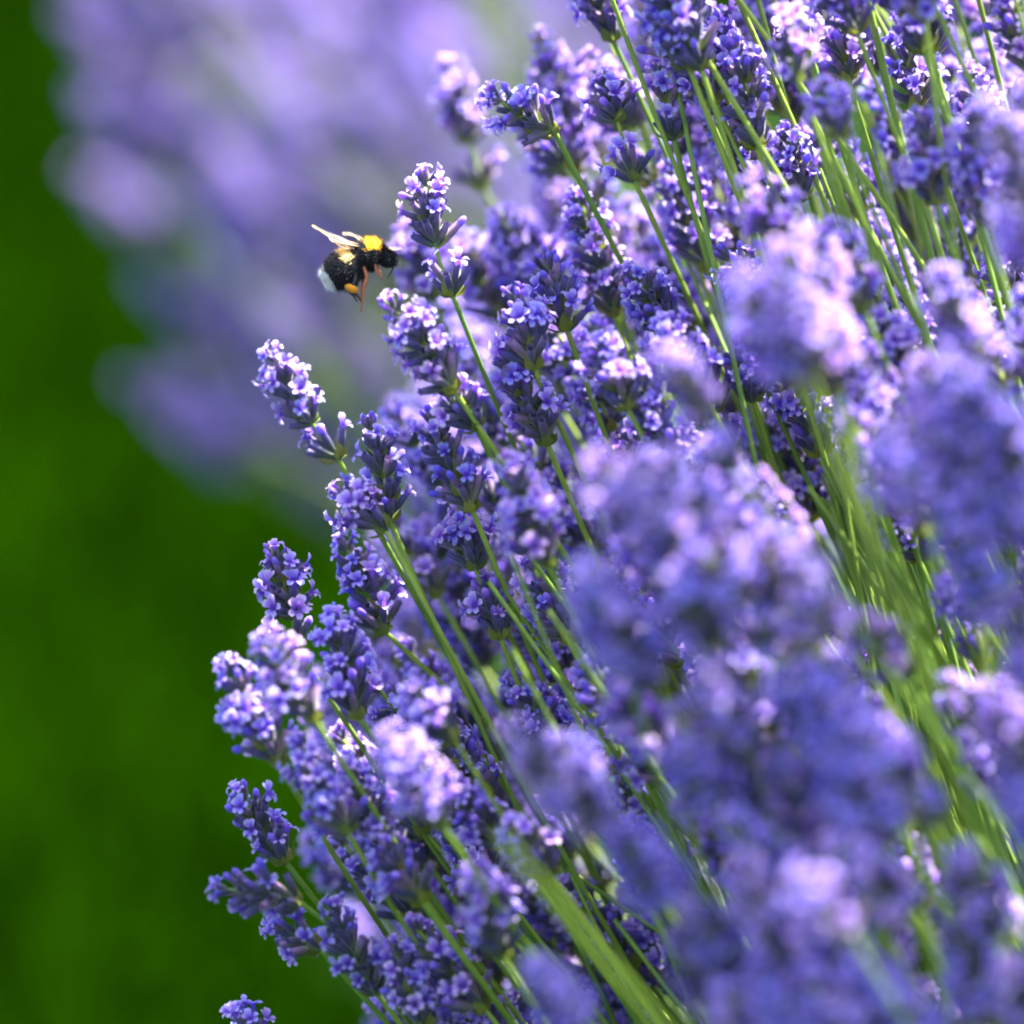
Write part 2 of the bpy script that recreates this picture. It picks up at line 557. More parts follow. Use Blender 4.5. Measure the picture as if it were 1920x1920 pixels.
# (head top, head foot, cm behind the focus plane, style, gap, a point the stem passes, warmth, label, short name)
HEROES = [
    ((803, 318), (848, 552), 0.3, 'half', 0.40, (898, 720), .75, 'crisp lavender spike nearest the bee, one whorl set apart below its head', 'the crisp spike beside the bee'),
    ((835, 115), (905, 352), 8.5, 'half', 0.36, (1000, 500), .7, 'soft lavender spike behind the others at the top edge of the bush, round lowest whorl', 'the soft spike high above the bee'),
    ((1000, 48), (1075, 328), 5.5, 'open', 0.0, (1160, 570), .8, 'long pale lavender head leaning over a thick pale green stem', 'the long pale head on a pale stem'),
    ((925, 180), (1040, 248), -0.3, 'half', 0.0, (1090, 330), .4, 'crisp lavender head lying almost sideways across the long pale head', 'the sideways head'),
    ((1128, 135), (1188, 335), 0.8, 'half', 0.55, (1230, 430), .6, 'crisp lavender head with a white lit crown and green leafy bracts at its foot', 'the head with leafy bracts'),
    ((1232, 25), (1290, 130), -0.2, 'bud', 0.0, (1390, 330), .2, 'dark crisp lavender head, mostly closed buds, near the top edge', 'the dark head near the top edge'),
    ((1310, 45), (1352, 160), 0.5, 'open', 0.0, (1430, 330), .25, 'blue violet lavender head in full flower against the dark bud head', 'the blue violet head near the top edge'),
    ((1238, 120), (1262, 258), 0.2, 'half', 0.5, (1306, 475), .8, 'lavender head ending in one fan of pink buds above a long straight pale stem', 'the fan of pink buds'),
    ((1372, 88), (1418, 275), -0.5, 'bud', 0.0, (1470, 390), .25, 'dark bushy lavender head with green calyces and few flowers open', 'the dark bushy head'),
    ((1478, 250), (1500, 375), 0.5, 'open', 0.0, (1560, 520), .25, 'small violet lavender head under the dark bushy one', 'the small violet head'),
    ((757, 432), (812, 560), 5.5, 'open', 0.0, (880, 740), .75, 'soft pale lavender head peeping out behind the crisp spike beside the bee', 'the soft head behind the spike'),
    ((1028, 488), (1062, 615), 0.4, 'bud', 0.0, (1100, 760), .15, 'blue lavender head with a tuft of dark closed buds at its tip', 'the head with a tuft of closed buds'),
    ((965, 555), (1000, 690), -0.6, 'open', 0.0, (1050, 820), .7, 'lavender head in full flower with a pink lit crown', 'the head with a pink lit crown'),
    ((955, 640), (1026, 832), -0.2, 'half', 0.0, (1085, 978), .4, 'lavender head with a dark fan of calyces at its foot and a thin curved stem', 'the head with a dark fan at its foot'),
    ((722, 565), (850, 730), -1.6, 'open', 0.0, (930, 850), .85, 'pale lavender head below the bee, leaning far over', 'the leaning pale head below the bee'),
    ((840, 730), (892, 800), -1.0, 'open', 0.0, (960, 960), .8, 'short bright lavender head crossed by the stem of the spike beside the bee', 'the short bright head'),
    ((1118, 610), (1176, 765), -2.6, 'open', 0.0, (1240, 900), .85, 'bright pink lavender head, a little soft, with a green eye', 'the bright pink head'),
    ((505, 655), (632, 858), -1.2, 'half', 0.34, (672, 930), .55, 'lavender spike reaching out farthest over the lawn below the bee, yellow at its foot', 'the spike reaching over the lawn'),
    ((690, 785), (730, 975), 0.0, 'bud', 0.0, (862, 1285), .2, 'blue lavender head with dark buds on a long green stem that curves downward', 'the head on the long curved stem'),
    ((650, 930), (722, 992), -1.0, 'open', 0.0, (850, 1260), .6, 'small lavender cluster sticking out sideways under the dark budded head', 'the small sideways cluster'),
    ((805, 775), (885, 955), -0.4, 'bud', 0.0, (935, 1090), .1, 'deep violet lavender head full of dark pointed calyces', 'the deep violet head'),
    ((862, 960), (890, 1065), 0.4, 'open', 0.0, (945, 1180), .5, 'small crisp lavender head just below the deep violet one', 'the small crisp head'),
    ((508, 1028), (555, 1215), 0.0, 'half', 0.3, (640, 1370), .85, 'crisp pale lavender spike standing clear against the lawn', 'the crisp spike against the lawn'),
    ((640, 1015), (722, 1185), 1.0, 'open', 0.0, (850, 1292), .3, 'broad violet lavender head, dark green at its foot', 'the broad violet head'),
    ((910, 1100), (938, 1195), 0.5, 'half', 0.0, (975, 1330), .75, 'faded lavender head of pinkish buds between the green stems', 'the faded head of pinkish buds'),
    ((615, 1150), (672, 1345), -1.6, 'open', 0.0, (760, 1490), .35, 'lavender head with white lit edge and yellow bract at its foot', 'the head with a yellow bract'),
    ((425, 1235), (522, 1432), -2.6, 'half', 0.0, (552, 1500), .3, 'soft blue lavender spike leaning farthest out over the lawn', 'the soft blue spike over the lawn'),
    ((505, 1195), (590, 1350), -4.2, 'open', 0.0, (660, 1480), .6, 'very soft pale lavender head in front of the crisp spike against the lawn', 'the very soft pale head'),
    ((452, 1480), (535, 1615), -0.6, 'half', 0.0, (610, 1720), .4, 'crisp round topped lavender spike low at the edge of the bush', 'the round topped spike'),
    ((412, 1668), (560, 1690), -2.2, 'half', 0.0, (690, 1800), .3, 'soft lavender spike lying almost level below the round topped one', 'the level spike'),
    ((528, 1738), (598, 1778), -1.2, 'half', 0.0, (700, 1900), .3, 'tiny lavender side cluster under the level spike', 'the tiny side cluster'),
    ((560, 1390), (650, 1560), -3.4, 'open', 0.0, (720, 1700), .2, 'soft violet lavender head filling the gap above the round topped spike', 'the soft violet head'),
    ((655, 1440), (735, 1600), -2.6, 'half', 0.0, (820, 1740), .35, 'soft lavender head with pink buds at its foot', 'the soft head with pink buds'),
    ((725, 1370), (830, 1550), -11.0, 'open', 0.0, (930, 1720), .4, 'large very blurred lavender head close to the lens over the lower part of the bush', 'the large blurred lower head'),
    ((775, 1290), (850, 1385), -5.0, 'open', 0.0, (930, 1520), .5, 'blurred lavender head above the large very blurred one', 'the blurred head above it'),
    ((720, 1590), (792, 1690), -3.2, 'half', 0.0, (885, 1815), .35, 'lavender head on a thick yellow green stem that slants down', 'the head on a thick slanting stem'),
    ((628, 1690), (705, 1860), -1.6, 'half', 0.0, (790, 1990), .35, 'lavender head low at the edge of the bush with dark calyces', 'the low head with dark calyces'),
    ((735, 1770), (795, 1925), -2.2, 'half', 0.0, (850, 2050), .75, 'pinkish lavender head with green bracts close to the lower edge', 'the low pinkish head'),
    ((880, 1630), (940, 1790), -9.0, 'open', 0.0, (1040, 1960), .5, 'blurred lilac lavender head over the crossing stems near the lower edge', 'the blurred lilac head'),
    ((448, 1905), (520, 2010), -0.6, 'half', 0.0, (620, 2100), .3, 'lavender tip just showing over the lower edge against the lawn', 'the tip at the lower edge'),
    ((955, 865), (1030, 1060), -4.2, 'open', 0.0, (1100, 1230), .7, 'soft pale lavender head in the middle of the bush, dark at its heart', 'the soft head in the middle'),
    ((1520, 575), (1570, 735), -16.0, 'open', 0.0, (1640, 900), .9, 'very large pale lilac blurred lavender head close to the lens', 'the very large pale blur'),
    ((1770, 520), (1830, 690), -14.0, 'half', 0.0, (1900, 860), .45, 'large blurred lavender head with a dark violet heart close to the lens', 'the large blur with a dark heart'),
    ((1215, 860), (1290, 1010), -14.0, 'open', 0.0, (1380, 1180), .35, 'blurred blue violet lavender head over the centre of the bush', 'the blue violet blur in the centre'),
    ((1420, 1020), (1500, 1160), -18.0, 'open', 0.0, (1600, 1330), .8, 'brightest of the big blurred lavender heads right of the centre', 'the brightest big blur'),
    ((1105, 1120), (1190, 1260), -13.0, 'open', 0.0, (1280, 1420), .5, 'blurred lavender head above the broad blue ones, below the centre', 'the blur below the centre'),
    ((1600, 1170), (1705, 1270), -13.0, 'open', 0.0, (1925, 1610), .85, 'pale blurred lavender head on a thick bright green stem running to the lower corner', 'the pale blur on the thick green stem'),
    ((1620, 1370), (1720, 1500), -18.0, 'open', 0.0, (1850, 1680), .7, 'lilac blurred lavender head left of the dark stem bundle', 'the lilac blur by the stem bundle'),
    ((1045, 1400), (1130, 1530), -16.0, 'open', 0.0, (1240, 1690), .2, 'blurred deep blue lavender head with a dark heart, low in the bush', 'the deep blue blur'),
    ((1270, 1400), (1350, 1530), -19.0, 'open', 0.0, (1450, 1700), .25, 'blurred deep blue lavender head beside its twin, low in the bush', 'the deep blue twin blur'),
    ((960, 1545), (1030, 1640), -6.5, 'half', 0.0, (1250, 1905), .5, 'blurred lavender head whose thick pale green stem crosses the lower edge', 'the head with the thick pale stem'),
    ((1355, 478), (1440, 570), -0.5, 'bud', 0.0, (1520, 700), .5, 'crisp faded lavender head of grey and dark buds', 'the faded grey budded head'),
    ((1395, 640), (1412, 748), 0.0, 'bud', 0.0, (1440, 870), .6, 'small crisp fan of whitish lavender buds on a bright green stem', 'the small fan of whitish buds'),
    ((1190, 520), (1265, 620), 0.5, 'open', 0.0, (1340, 760), .55, 'crisp lavender head between the bright pink head and the grey budded one', 'the crisp head in between'),
    ((1230, 600), (1320, 740), -1.8, 'open', 0.0, (1400, 900), .35, 'violet lavender head right of the bright pink one', 'the violet head right of the pink one'),
    ((1415, 345), (1480, 470), -5.5, 'open', 0.0, (1560, 640), .85, 'soft pale pink lavender head above the grey budded one', 'the soft pale pink head'),
    ((1480, 40), (1495, 150), -4.0, 'open', 0.0, (1560, 330), .95, 'soft pinkish white lavender head under the top edge', 'the soft pinkish white head'),
    ((1545, 165), (1580, 255), -5.0, 'open', 0.0, (1650, 420), .6, 'soft round lavender head over the bright green stems', 'the soft round head'),
    ((1560, -420), (1592, -150), -1.0, 'half', 0.0, (1700, 520), .5, 'lavender stalk with a long bright yellow green stem crossing the upper right of the bush', 'the long bright stem'),
    ((1580, 60), (1590, 148), -0.6, 'half', 0.0, (1640, 330), .8, 'small crisp pink lavender cluster on a pale crooked stem', 'the small pink cluster'),
    ((1830, -330), (1815, -80), -1.4, 'half', 0.0, (1890, 240), .4, 'lavender stalk whose dark green stem comes down from the top edge near the corner', 'the dark green stem by the corner'),
    ((1720, 215), (1755, 380), -6.0, 'half', 0.0, (1810, 540), .3, 'big soft lavender head with a dark violet heart near the crisp pink spike', 'the big soft head with a violet heart'),
    ((1822, 120), (1870, 330), -0.4, 'half', 0.0, (1900, 480), .8, 'crisp pink lavender spike between dark stems near the upper right corner', 'the crisp pink spike'),
    ((1690, 30), (1725, 210), 0.3, 'bud', 0.0, (1790, 380), .2, 'crisp dark blue lavender head over fresh green near the top edge', 'the dark blue head'),
    ((1560, 430), (1620, 580), -9.0, 'open', 0.0, (1700, 740), .4, 'blurred violet lavender head above the very large pale blur', 'the violet blur'),
    ((1890, 340), (1960, 520), -17.0, 'open', 0.0, (2040, 700), .5, 'large lilac blurred lavender head cut by the right edge', 'the lilac blur at the right edge'),
    ((1655, 810), (1750, 960), -20.0, 'open', 0.0, (1850, 1120), .45, 'large blurred lavender head above the dark stem bundle', 'the blur above the stem bundle'),
    ((1850, 1300), (1960, 1440), -21.0, 'open', 0.0, (2060, 1600), 1.0, 'dim pinkish blurred lavender head at the right edge behind the stem bundle', 'the dim pinkish blur'),
    ((1500, 1640), (1600, 1760), -24.0, 'open', 0.0, (1700, 1920), .35, 'dim violet blurred lavender head in the lower right of the bush', 'the dim violet blur'),
    ((1420, 1820), (1510, 1940), -20.0, 'open', 0.0, (1620, 2080), .3, 'blue violet blurred lavender head resting on the lower edge', 'the blur on the lower edge'),
    ((1880, 780), (1960, 930), -20.0, 'open', 0.0, (2060, 1100), .5, 'large violet blurred lavender head at the middle of the right edge', 'the violet blur at the right edge'),
]

STALKS = []                                        # (top pixel, foot pixel, depth) of every stalk in the near bush
hero_info = []


def stalk_base(rs):
    a, r = rs.uniform(0, 6.28), 0.075 * math.sqrt(rs.random())
    return C + Vector((math.cos(a) * r, math.sin(a) * r, rs.uniform(-0.10, 0.03)))


for i, (t, b, d, style, gap, sp, warm, label, short) in enumerate(HEROES):
    rs = random.Random(900 + i)
    d = d / 100 * (1 if d > -6 else 0.64)
    away = (at(*b, d) - C)
    slope = max(-0.7, min(0.7, away.dot(FWD) / max(0.05, away.length)))
    lp = math.hypot(t[0] - b[0], t[1] - b[1]) * K
    dt = d + lp * slope * 0.9 + rs.uniform(-0.003, 0.003)
    bot, top = at(*b, d), at(*t, dt)
    base = stalk_base(rs)
    dist = (base - bot).length
    through = at(*sp, d + 0.01)
    way = (through - bot).normalized()
    ctrl = bot + (way * 0.75 + (base - bot).normalized() * 0.25) * dist * 0.5
    sharp = abs(d) < 0.028
    o = lavender(base, bot, top, ctrl, style, gap, sharp, bloom_colour(rs, warm), 40 + i, 0.9 if i in (2, 35, 46, 50, 58) else 0.68)
    tag(o, label, 'lavender flower', 'lavender flower stalks of the near bush')
    STALKS.append((t, b, d))
    hero_info.append((((t[0] + b[0]) / 2, (t[1] + b[1]) / 2), short))

EDGE = [(-300, 1000), (0, 985), (60, 960), (120, 930), (350, 905), (430, 780), (560, 740), (650, 740), (760, 660), (900, 720), (1000, 640), (1150, 590),
        (1250, 480), (1450, 510), (1600, 500), (1700, 540), (1800, 620), (1920, 650), (2200, 720)]


def edge_x(y):
    for (y0, x0), (y1, x1) in zip(EDGE, EDGE[1:]):
        if y0 <= y <= y1:
            return x0 + (x1 - x0) * (y - y0) / (y1 - y0)
    return 1000


def seg_dist(p, a, b):
    ax, ay = b[0] - a[0], b[1] - a[1]
    l2 = ax * ax + ay * ay
    u = 0 if l2 == 0 else max(0, min(1, ((p[0] - a[0]) * ax + (p[1] - a[1]) * ay) / l2))
    return math.hypot(p[0] - a[0] - u * ax, p[1] - a[1] - u * ay)


CLEAR = [((850, 560), (898, 720)), ((1075, 335), (1160, 560)), ((1265, 270), (1305, 470)), ((715, 1005), (860, 1280)), ((1600, 250), (1705, 530)), ((1545, 940), (1640, 1170)),
         ((1720, 1370), (1900, 1600)), ((635, 865), (665, 920)), ((1030, 840), (1085, 975)), ((1410, 765), (1440, 860)), ((905, 360), (990, 490)), ((1045, 1660), (1240, 1890)), ((985, 1120), (1060, 1330)), ((1560, 300), (1600, 400)),
         ((1620, 930), (1700, 1150)), ((1800, 1400), (1910, 1640)), ((1660, 1280), (1760, 1440)), ((1010, 1690), (1150, 1900)), ((1100, 1650), (1260, 1860)), ((1530, 290), (1580, 420))]
labels_used = set()
tries = 0
N_FILL = 180
made = 0
frs = random.Random(77)
while made < N_FILL and tries < 40000:
    tries += 1
    px, py = frs.uniform(430, 2060), frs.uniform(-120, 2040)
    if px < edge_x(py) + 15:
        continue
    rx, ry = (px - 2833) * K, (3780 - py) * K
    r2 = rx * rx + ry * ry
    RR = frs.uniform(0.40, 0.445)
    if r2 > RR * RR:
        d = frs.gauss(0.01, 0.025)
    else:
        full = math.sqrt(RR * RR - r2)
        d = -full * (frs.uniform(0.75, 1.0) if frs.random() < 0.5 else frs.uniform(-0.6, 0.75))
    d = max(-0.125, min(0.2, d * (1 if d > 0 else 0.62)))
    if d < -0.03 and px < 1040 + 0.06 * (1920 - py):
        continue
    foot0 = at(px, py, d)
    out = (foot0 - C).normalized()
    out = (out + Vector((frs.uniform(-1, 1), frs.uniform(-1, 1), frs.uniform(-1, 1))) * 0.22).normalized()
    L = frs.uniform(0.018, 0.034)
    top = foot0 + out * L
    tp = pix(top)
    if tp[0] < edge_x(tp[1]) + 25:
        continue
    scale = D / (D + d)
    ok = True
    for (t, b, sd) in STALKS:
        dist = min(seg_dist((px, py), t, b), seg_dist(tp, t, b), seg_dist(((px + tp[0]) / 2, (py + tp[1]) / 2), t, b))
        blur = abs(min(d, 0)) * 900
        need = (105 if d > -0.05 else 128) * scale if abs(sd - d) < 0.05 else 60
        if sd > -0.03 and d < sd - 0.01:            # never in front of a crisp head
            need = 100 + blur * 0.35
        if dist < need:
            ok = False
            break
    if d < 0.03 and any(min(seg_dist((px, py), *c), seg_dist(tp, *c)) < 62 for c in CLEAR):
        continue
    if d < -0.05 and py < 1000 and px < 1950 and frs.random() < (0.88 if py < 660 else 0.4):
        continue
    if not ok:
        if tries < 30000 or frs.random() < 0.9:
            continue
    base = stalk_base(frs)
    ctrl = foot0 - (out * 0.7 + (foot0 - base).normalized() * 0.3) * (foot0 - base).length * 0.5 + Vector((frs.gauss(0, 1), frs.gauss(0, 1), frs.gauss(0, 0.4))) * 0.022
    style = frs.choice(['open', 'open', 'half', 'half', 'bud'] if abs(d) < 0.05 else ['open', 'open', 'half'])
    o = lavender(base, foot0, top, ctrl, style, frs.choice([0, 0, 0, 0.4]), abs(d) < 0.022, bloom_colour(frs), 3000 + made, frs.uniform(0.52, 0.75))
    how = 'crisp' if abs(d) < 0.022 else 'soft' if abs(d) < 0.06 else 'blurred' if abs(d) < 0.15 else 'very blurred'
    mid = ((px + tp[0]) / 2, (py + tp[1]) / 2)
    for hx in sorted(hero_info, key=lambda q: math.hypot(q[0][0] - mid[0], q[0][1] - mid[1])):
        dx, dy = mid[0] - hx[0][0], mid[1] - hx[0][1]
        where = ('below' if dy > 0 else 'above') if abs(dy) > abs(dx) else ('right of' if dx > 0 else 'left of')
        label = f'{how} lavender head {where} {hx[1]}'
        if label not in labels_used:
            break
    labels_used.add(label)
    tag(o, label, 'lavender flower', 'lavender flower stalks of the near bush')
    STALKS.append((tp[:2], (px, py), d))
    made += 1
print('fill stalks', made, 'tries', tries)

# ------------------------------------------------------------------ leaves and bare stems inside the bush
fb = MB()
lrs = random.Random(8)
for i in range(170):                               # bare and broken stems among the flowering ones
    a, e = lrs.uniform(0, 6.28), lrs.uniform(0.25, 1.5)
    d = Vector((math.cos(a) * math.cos(e), math.sin(a) * math.cos(e), math.sin(e)))
    base = stalk_base(lrs)
    L = lrs.uniform(0.22, 0.37)
    tip = base + d * L + Vector((0, 0, -0.02))
    q = pix(tip)
    if q[0] < edge_x(q[1]) + 60 and -300 < q[1] < 2100 or q[2] < -0.28:
        continue
    tube(fb, bezier(base, base + d * L * 0.5 + Vector((0, 0, 0.02)), tip, 8), [0.0008 - 0.00004 * k for k in range(8)], 5, 0, [0.3 + 0.5 * k / 7 for k in range(8)], cap=False)
for (bx, by, n) in ((1590, 930, 26), (1745, 1330, 22), (1010, 1660, 4), (1130, 1700, 3), (985, 1120, 8), (1540, 300, 9)):   # stems bundled between the heads
    for i in range(n):
        tip = at(bx + lrs.gauss(0, 42), by + lrs.gauss(0, 45), lrs.uniform(-0.05, 0.03))
        base = stalk_base(lrs)
        mid = base.lerp(tip, 0.5) + Vector((lrs.gauss(0, 0.012), lrs.gauss(0, 0.012), 0.02))
        tube(fb, bezier(base, mid, tip, 9), [0.0008 - 0.00004 * k for k in range(9)], 5, 0, [0.2 + 0.75 * k / 8 for k in range(9)], cap=False)
for i in range(5200):                              # narrow leaves
    a, e = lrs.uniform(0, 6.28), math.asin(lrs.uniform(-0.25, 1.0))
    r = 0.06 + 0.19 * lrs.random() ** 0.7
    d = Vector((math.cos(a) * math.cos(e), math.sin(a) * math.cos(e), math.sin(e)))
    p = C + d * r
    if p.z < 0.01:
        continue
    z = (d + Vector((lrs.uniform(-1, 1), lrs.uniform(-1, 1), lrs.uniform(0, 1.2))) * 0.6).normalized()
    L, w = lrs.uniform(0.025, 0.05), lrs.uniform(0.0014, 0.0026)
    x = z.orthogonal().normalized()
    x = Quaternion(z, lrs.uniform(0, 6.28)) @ x
    y = z.cross(x)
    V = [p - x * w * 0.4, p + x * w * 0.4, p + z * L * 0.5 - x * w + y * 0.001, p + z * L * 0.5 + x * w + y * 0.001, p + z * L - y * 0.004]
    fb.add(V, [(0, 1, 3, 2), (2, 3, 4)], 1, [0.2, 0.2, 0.6, 0.6, 1.0])
o = link('lavender_foliage', fb.mesh('lavender_foliage', [M_STEM, M_LEAF]))
tag(o, 'green leaves and bare stems inside the near lavender bush', 'lavender foliage', kind='stuff')

# ------------------------------------------------------------------ the far bush
FAR = [(245, -60), (250, 120), (265, 300), (290, 480), (310, 640), (330, 780), (430, 880), (560, 940), (700, 1000), (800, 1000), (900, 760), (1150, 500), (1300, -60)]


def inside(p, poly):
    c = False
    for (x0, y0), (x1, y1) in zip(poly, poly[1:] + poly[:1]):
        if (y0 > p[1]) != (y1 > p[1]) and p[0] < (x1 - x0) * (p[1] - y0) / (y1 - y0) + x0:
            c = not c
    return c


far_spots = []
tries = 0
N_FAR = 48
while len(far_spots) < N_FAR and tries < 20000:
    tries += 1
    p = (frs.uniform(60, 1300), frs.uniform(-150, 1050))
    q = (p[0], max(p[1], -50))
    if not inside(q, FAR) or (p[1] > 420 and frs.random() < 0.35):
        continue
    if p[0] > 900 and frs.random() < 0.6:
        continue
    d = frs.uniform(0.6, 0.9)
    if any(math.hypot(p[0] - a[0], p[1] - a[1]) < 52 for a in far_spots):
        continue
    far_spots.append((*p, d))
far_used = {}
for i, (px, py, d) in enumerate(far_spots):
    rs = random.Random(7000 + i)
    foot0 = at(px, py, d)
    out = (foot0 - FARC).normalized()
    out = (out + Vector((rs.uniform(-1, 1), rs.uniform(-1, 1), rs.uniform(-0.6, 1))) * 0.3).normalized()
    top = foot0 + out * rs.uniform(0.024, 0.04)
    base = FARC + Vector((rs.uniform(-0.08, 0.08), rs.uniform(-0.08, 0.08), rs.uniform(-0.06, 0.02)))
    ctrl = foot0 - out * (foot0 - base).length * 0.5
    o = lavender(base, foot0, top, ctrl, 'bud' if px < 430 and rs.random() < 0.8 else rs.choice(['open', 'open', 'half']), 0, False, bloom_colour(rs) if px > 430 else (0.6, 0.62, 0.72, 1), 5000 + i, 0.9)  # left side: darker bud tone, with that side's shade put into the colour
    if px < 400:
        zone = 'far bush edge beside the lawn, ' + ('near the top' if py < 250 else 'level with the bee' if py < 600 else 'lower than the bee')
    elif py < 330:
        zone = ('far bush top left of the bee' if px < 520 else 'far bush straight above the bee' if px < 760 else 'far bush behind the soft top spike')
    else:
        zone = 'far bush left of the bee' if px < 560 and py < 620 else 'far bush below the bee' if py >= 620 else 'far bush behind the bee and the crisp spike'
    tag(o, f'hazy lavender head, {zone}', 'lavender flower', f'lavender heads of the {zone}')
ffb = MB()
for i in range(3600):
    a, e = lrs.uniform(0, 6.28), math.asin(lrs.uniform(-0.5, 1.0))
    r = 0.10 + 0.22 * lrs.random() ** 0.6
    d = Vector((math.cos(a) * math.cos(e), math.sin(a) * math.cos(e), math.sin(e)))
    p = FARC + d * r
    if p.z < 0.01:
        continue
    q = pix(p)
    if q[0] < 850 - max(0, 900 - q[1]) * 0.75 or q[0] < 300:
        continue
    z = (d + Vector((lrs.uniform(-1, 1), lrs.uniform(-1, 1), lrs.uniform(0, 1.2))) * 0.6).normalized()
    L, w = lrs.uniform(0.03, 0.07), lrs.uniform(0.0014, 0.0026)
    x = Quaternion(z, lrs.uniform(0, 6.28)) @ z.orthogonal().normalized()
    y = z.cross(x)
    V = [p - x * w * 0.4, p + x * w * 0.4, p + z * L * 0.5 - x * w + y * 0.001, p + z * L * 0.5 + x * w + y * 0.001, p + z * L - y * 0.004]
    ffb.add(V, [(0, 1, 3, 2), (2, 3, 4)], 1, [0.2, 0.2, 0.6, 0.6, 1.0])
o = link('lavender_foliage', ffb.mesh('lavender_foliage', [M_STEM, M_LEAF]))
tag(o, 'grey green leaves inside the far lavender bush', 'lavender foliage', kind='stuff')

# ------------------------------------------------------------------ the flower heads past the first three hundred, as one mass
def template(me):
    me.calc_loop_triangles()
    n, t = len(me.vertices), len(me.loop_triangles)
    v, f, m = np.empty(n * 3), np.empty(t * 3, np.int32), np.empty(t, np.int32)
    me.vertices.foreach_get('co', v)
    me.loop_triangles.foreach_get('vertices', f)
    me.loop_triangles.foreach_get('material_index', m)
    out = [np.c_[v.reshape(n, 3), np.ones(n)], f.reshape(t, 3), m]
    for k in ('run', 'tint'):
        q = np.empty(n, np.float32)
        me.attributes[k].data.foreach_get('value', q)
        out.append(q)
    return out


TPL = {k: [template(w.low) for w in ws] for k, ws in WHORLS.items()}
acc = [[], [], [], [], []]
count = [0]


def put(t, mx, mat_shift=0):
    M = np.array(mx)
    acc[0].append((t[0] @ M.T)[:, :3])
    acc[1].append(t[1] + count[0])
    acc[2].append(t[2] + mat_shift)
    acc[3].append(t[3])
    acc[4].append(t[4])
    count[0] += len(t[0])


def mass_stalk(base, bot, top, ctrl, rs, mix=('open', 'half', 'open')):
    sb = MB()
    body = bezier(base, ctrl, bot, 9)
    tube(sb, body + [top], [0.0008 - 0.00003 * i for i in range(10)], 5, 3, [(i / 9) ** 2.2 for i in range(10)], cap=False)
    me = sb.mesh('scratch', [])
    me.polygons.foreach_set('material_index', [3] * len(me.polygons))
    t = template(me)
    t[2][:] = 3
    put(t, Matrix.Identity(4))
    bpy.data.meshes.remove(me)
    ax = top - bot
    n = max(2, round(ax.length * 0.86 / (5.0 * MM)))
    for i in range(n + 1):
        f = i / n
        t = rs.choice(TPL['base' if i == 0 else 'tip' if i == n else rs.choice(mix)])
        zz = (ax.normalized() + Vector((rs.uniform(-1, 1), rs.uniform(-1, 1), rs.uniform(-1, 1))) * 0.1).normalized()
        put(t, Matrix.Translation(bot + ax * (f * 0.86)) @ frame(zz, rs.uniform(0, 6.28)) @ Matrix.Scale((1.0 - 0.4 * f * f) * rs.uniform(0.88, 1.06) * MM, 4))


mrs = random.Random(99)
got = []
tries = 0
while len(got) < 200 and tries < 80000:
    tries += 1
    px, py = mrs.uniform(560, 2040), mrs.uniform(-120, 2040)
    if px < edge_x(py) + 70:
        continue
    if px > 950 and py > 1050 and mrs.random() < 0.72:
        continue
    d = mrs.uniform(-0.03, 0.16) if px < 1150 else mrs.uniform(-0.11, 0.06) if py > 660 else mrs.uniform(-0.045, 0.08)
    if px > 1300 and py > 1000:
        d -= 0.04
    foot0 = at(px, py, d)
    if (foot0 - C).length > 0.455:
        continue
    out = ((foot0 - C).normalized() + Vector((mrs.uniform(-1, 1), mrs.uniform(-1, 1), mrs.uniform(-1, 1))) * 0.22).normalized()
    top = foot0 + out * mrs.uniform(0.018, 0.032)
    tp = pix(top)
    if tp[0] < edge_x(tp[1]) + 60:
        continue
    need = [(75 if abs(q[2] - d) < 0.04 else 30) for q in STALKS]
    if any(seg_dist(((px + tp[0]) / 2, (py + tp[1]) / 2), q[0], q[1]) < (100 if d < q[2] - 0.01 and k < len(HEROES) and q[2] > -0.06 else w) for k, (q, w) in enumerate(zip(STALKS, need))):
        continue
    if any(math.hypot(px - g[0], py - g[1]) < 68 and abs(g[2] - d) < 0.05 for g in got):
        continue
    if d < 0.02 and any(min(seg_dist((px, py), *c), seg_dist(tp, *c)) < 55 for c in CLEAR):
        continue
    base = stalk_base(mrs)
    mass_stalk(base, foot0, top, foot0 - (out * 0.7 + (foot0 - base).normalized() * 0.3) * (foot0 - base).length * 0.5, mrs)
    got.append((px, py, d))
print('mass near', len(got))
n_far = 0
tries = 0
while n_far < 190 and tries < 20000:
    tries += 1
    p = (mrs.uniform(60, 1300), mrs.uniform(-150, 1050))
    if not inside((p[0], max(p[1], -50)), FAR) or (p[1] > 520 and mrs.random() < 0.35) or (p[1] > 680 and mrs.random() < 0.5) or (p[0] < 420 and mrs.random() < 0.65):
        continue
    foot0 = at(p[0], p[1], mrs.uniform(0.65, 0.95))
    out = ((foot0 - FARC).normalized() + Vector((mrs.uniform(-1, 1), mrs.uniform(-1, 1), mrs.uniform(-0.6, 1))) * 0.3).normalized()
    base = FARC + Vector((mrs.uniform(-0.08, 0.08), mrs.uniform(-0.08, 0.08), mrs.uniform(-0.06, 0.02)))
    mass_stalk(base, foot0, foot0 + out * mrs.uniform(0.025, 0.045), foot0 - out * (foot0 - base).length * 0.5, mrs, ('bud', 'bud', 'half') if p[0] < 430 else ('open', 'half', 'open'))
    n_far += 1
mv, mf = np.concatenate(acc[0]), np.concatenate(acc[1])
me = bpy.data.meshes.new('lavender_flower_mass')
me.vertices.add(len(mv))
me.vertices.foreach_set('co', mv.ravel())
me.loops.add(mf.size)
me.loops.foreach_set('vertex_index', mf.ravel().astype(np.int32))
me.polygons.add(len(mf))
me.polygons.foreach_set('loop_start', np.arange(0, mf.size, 3, dtype=np.int32))
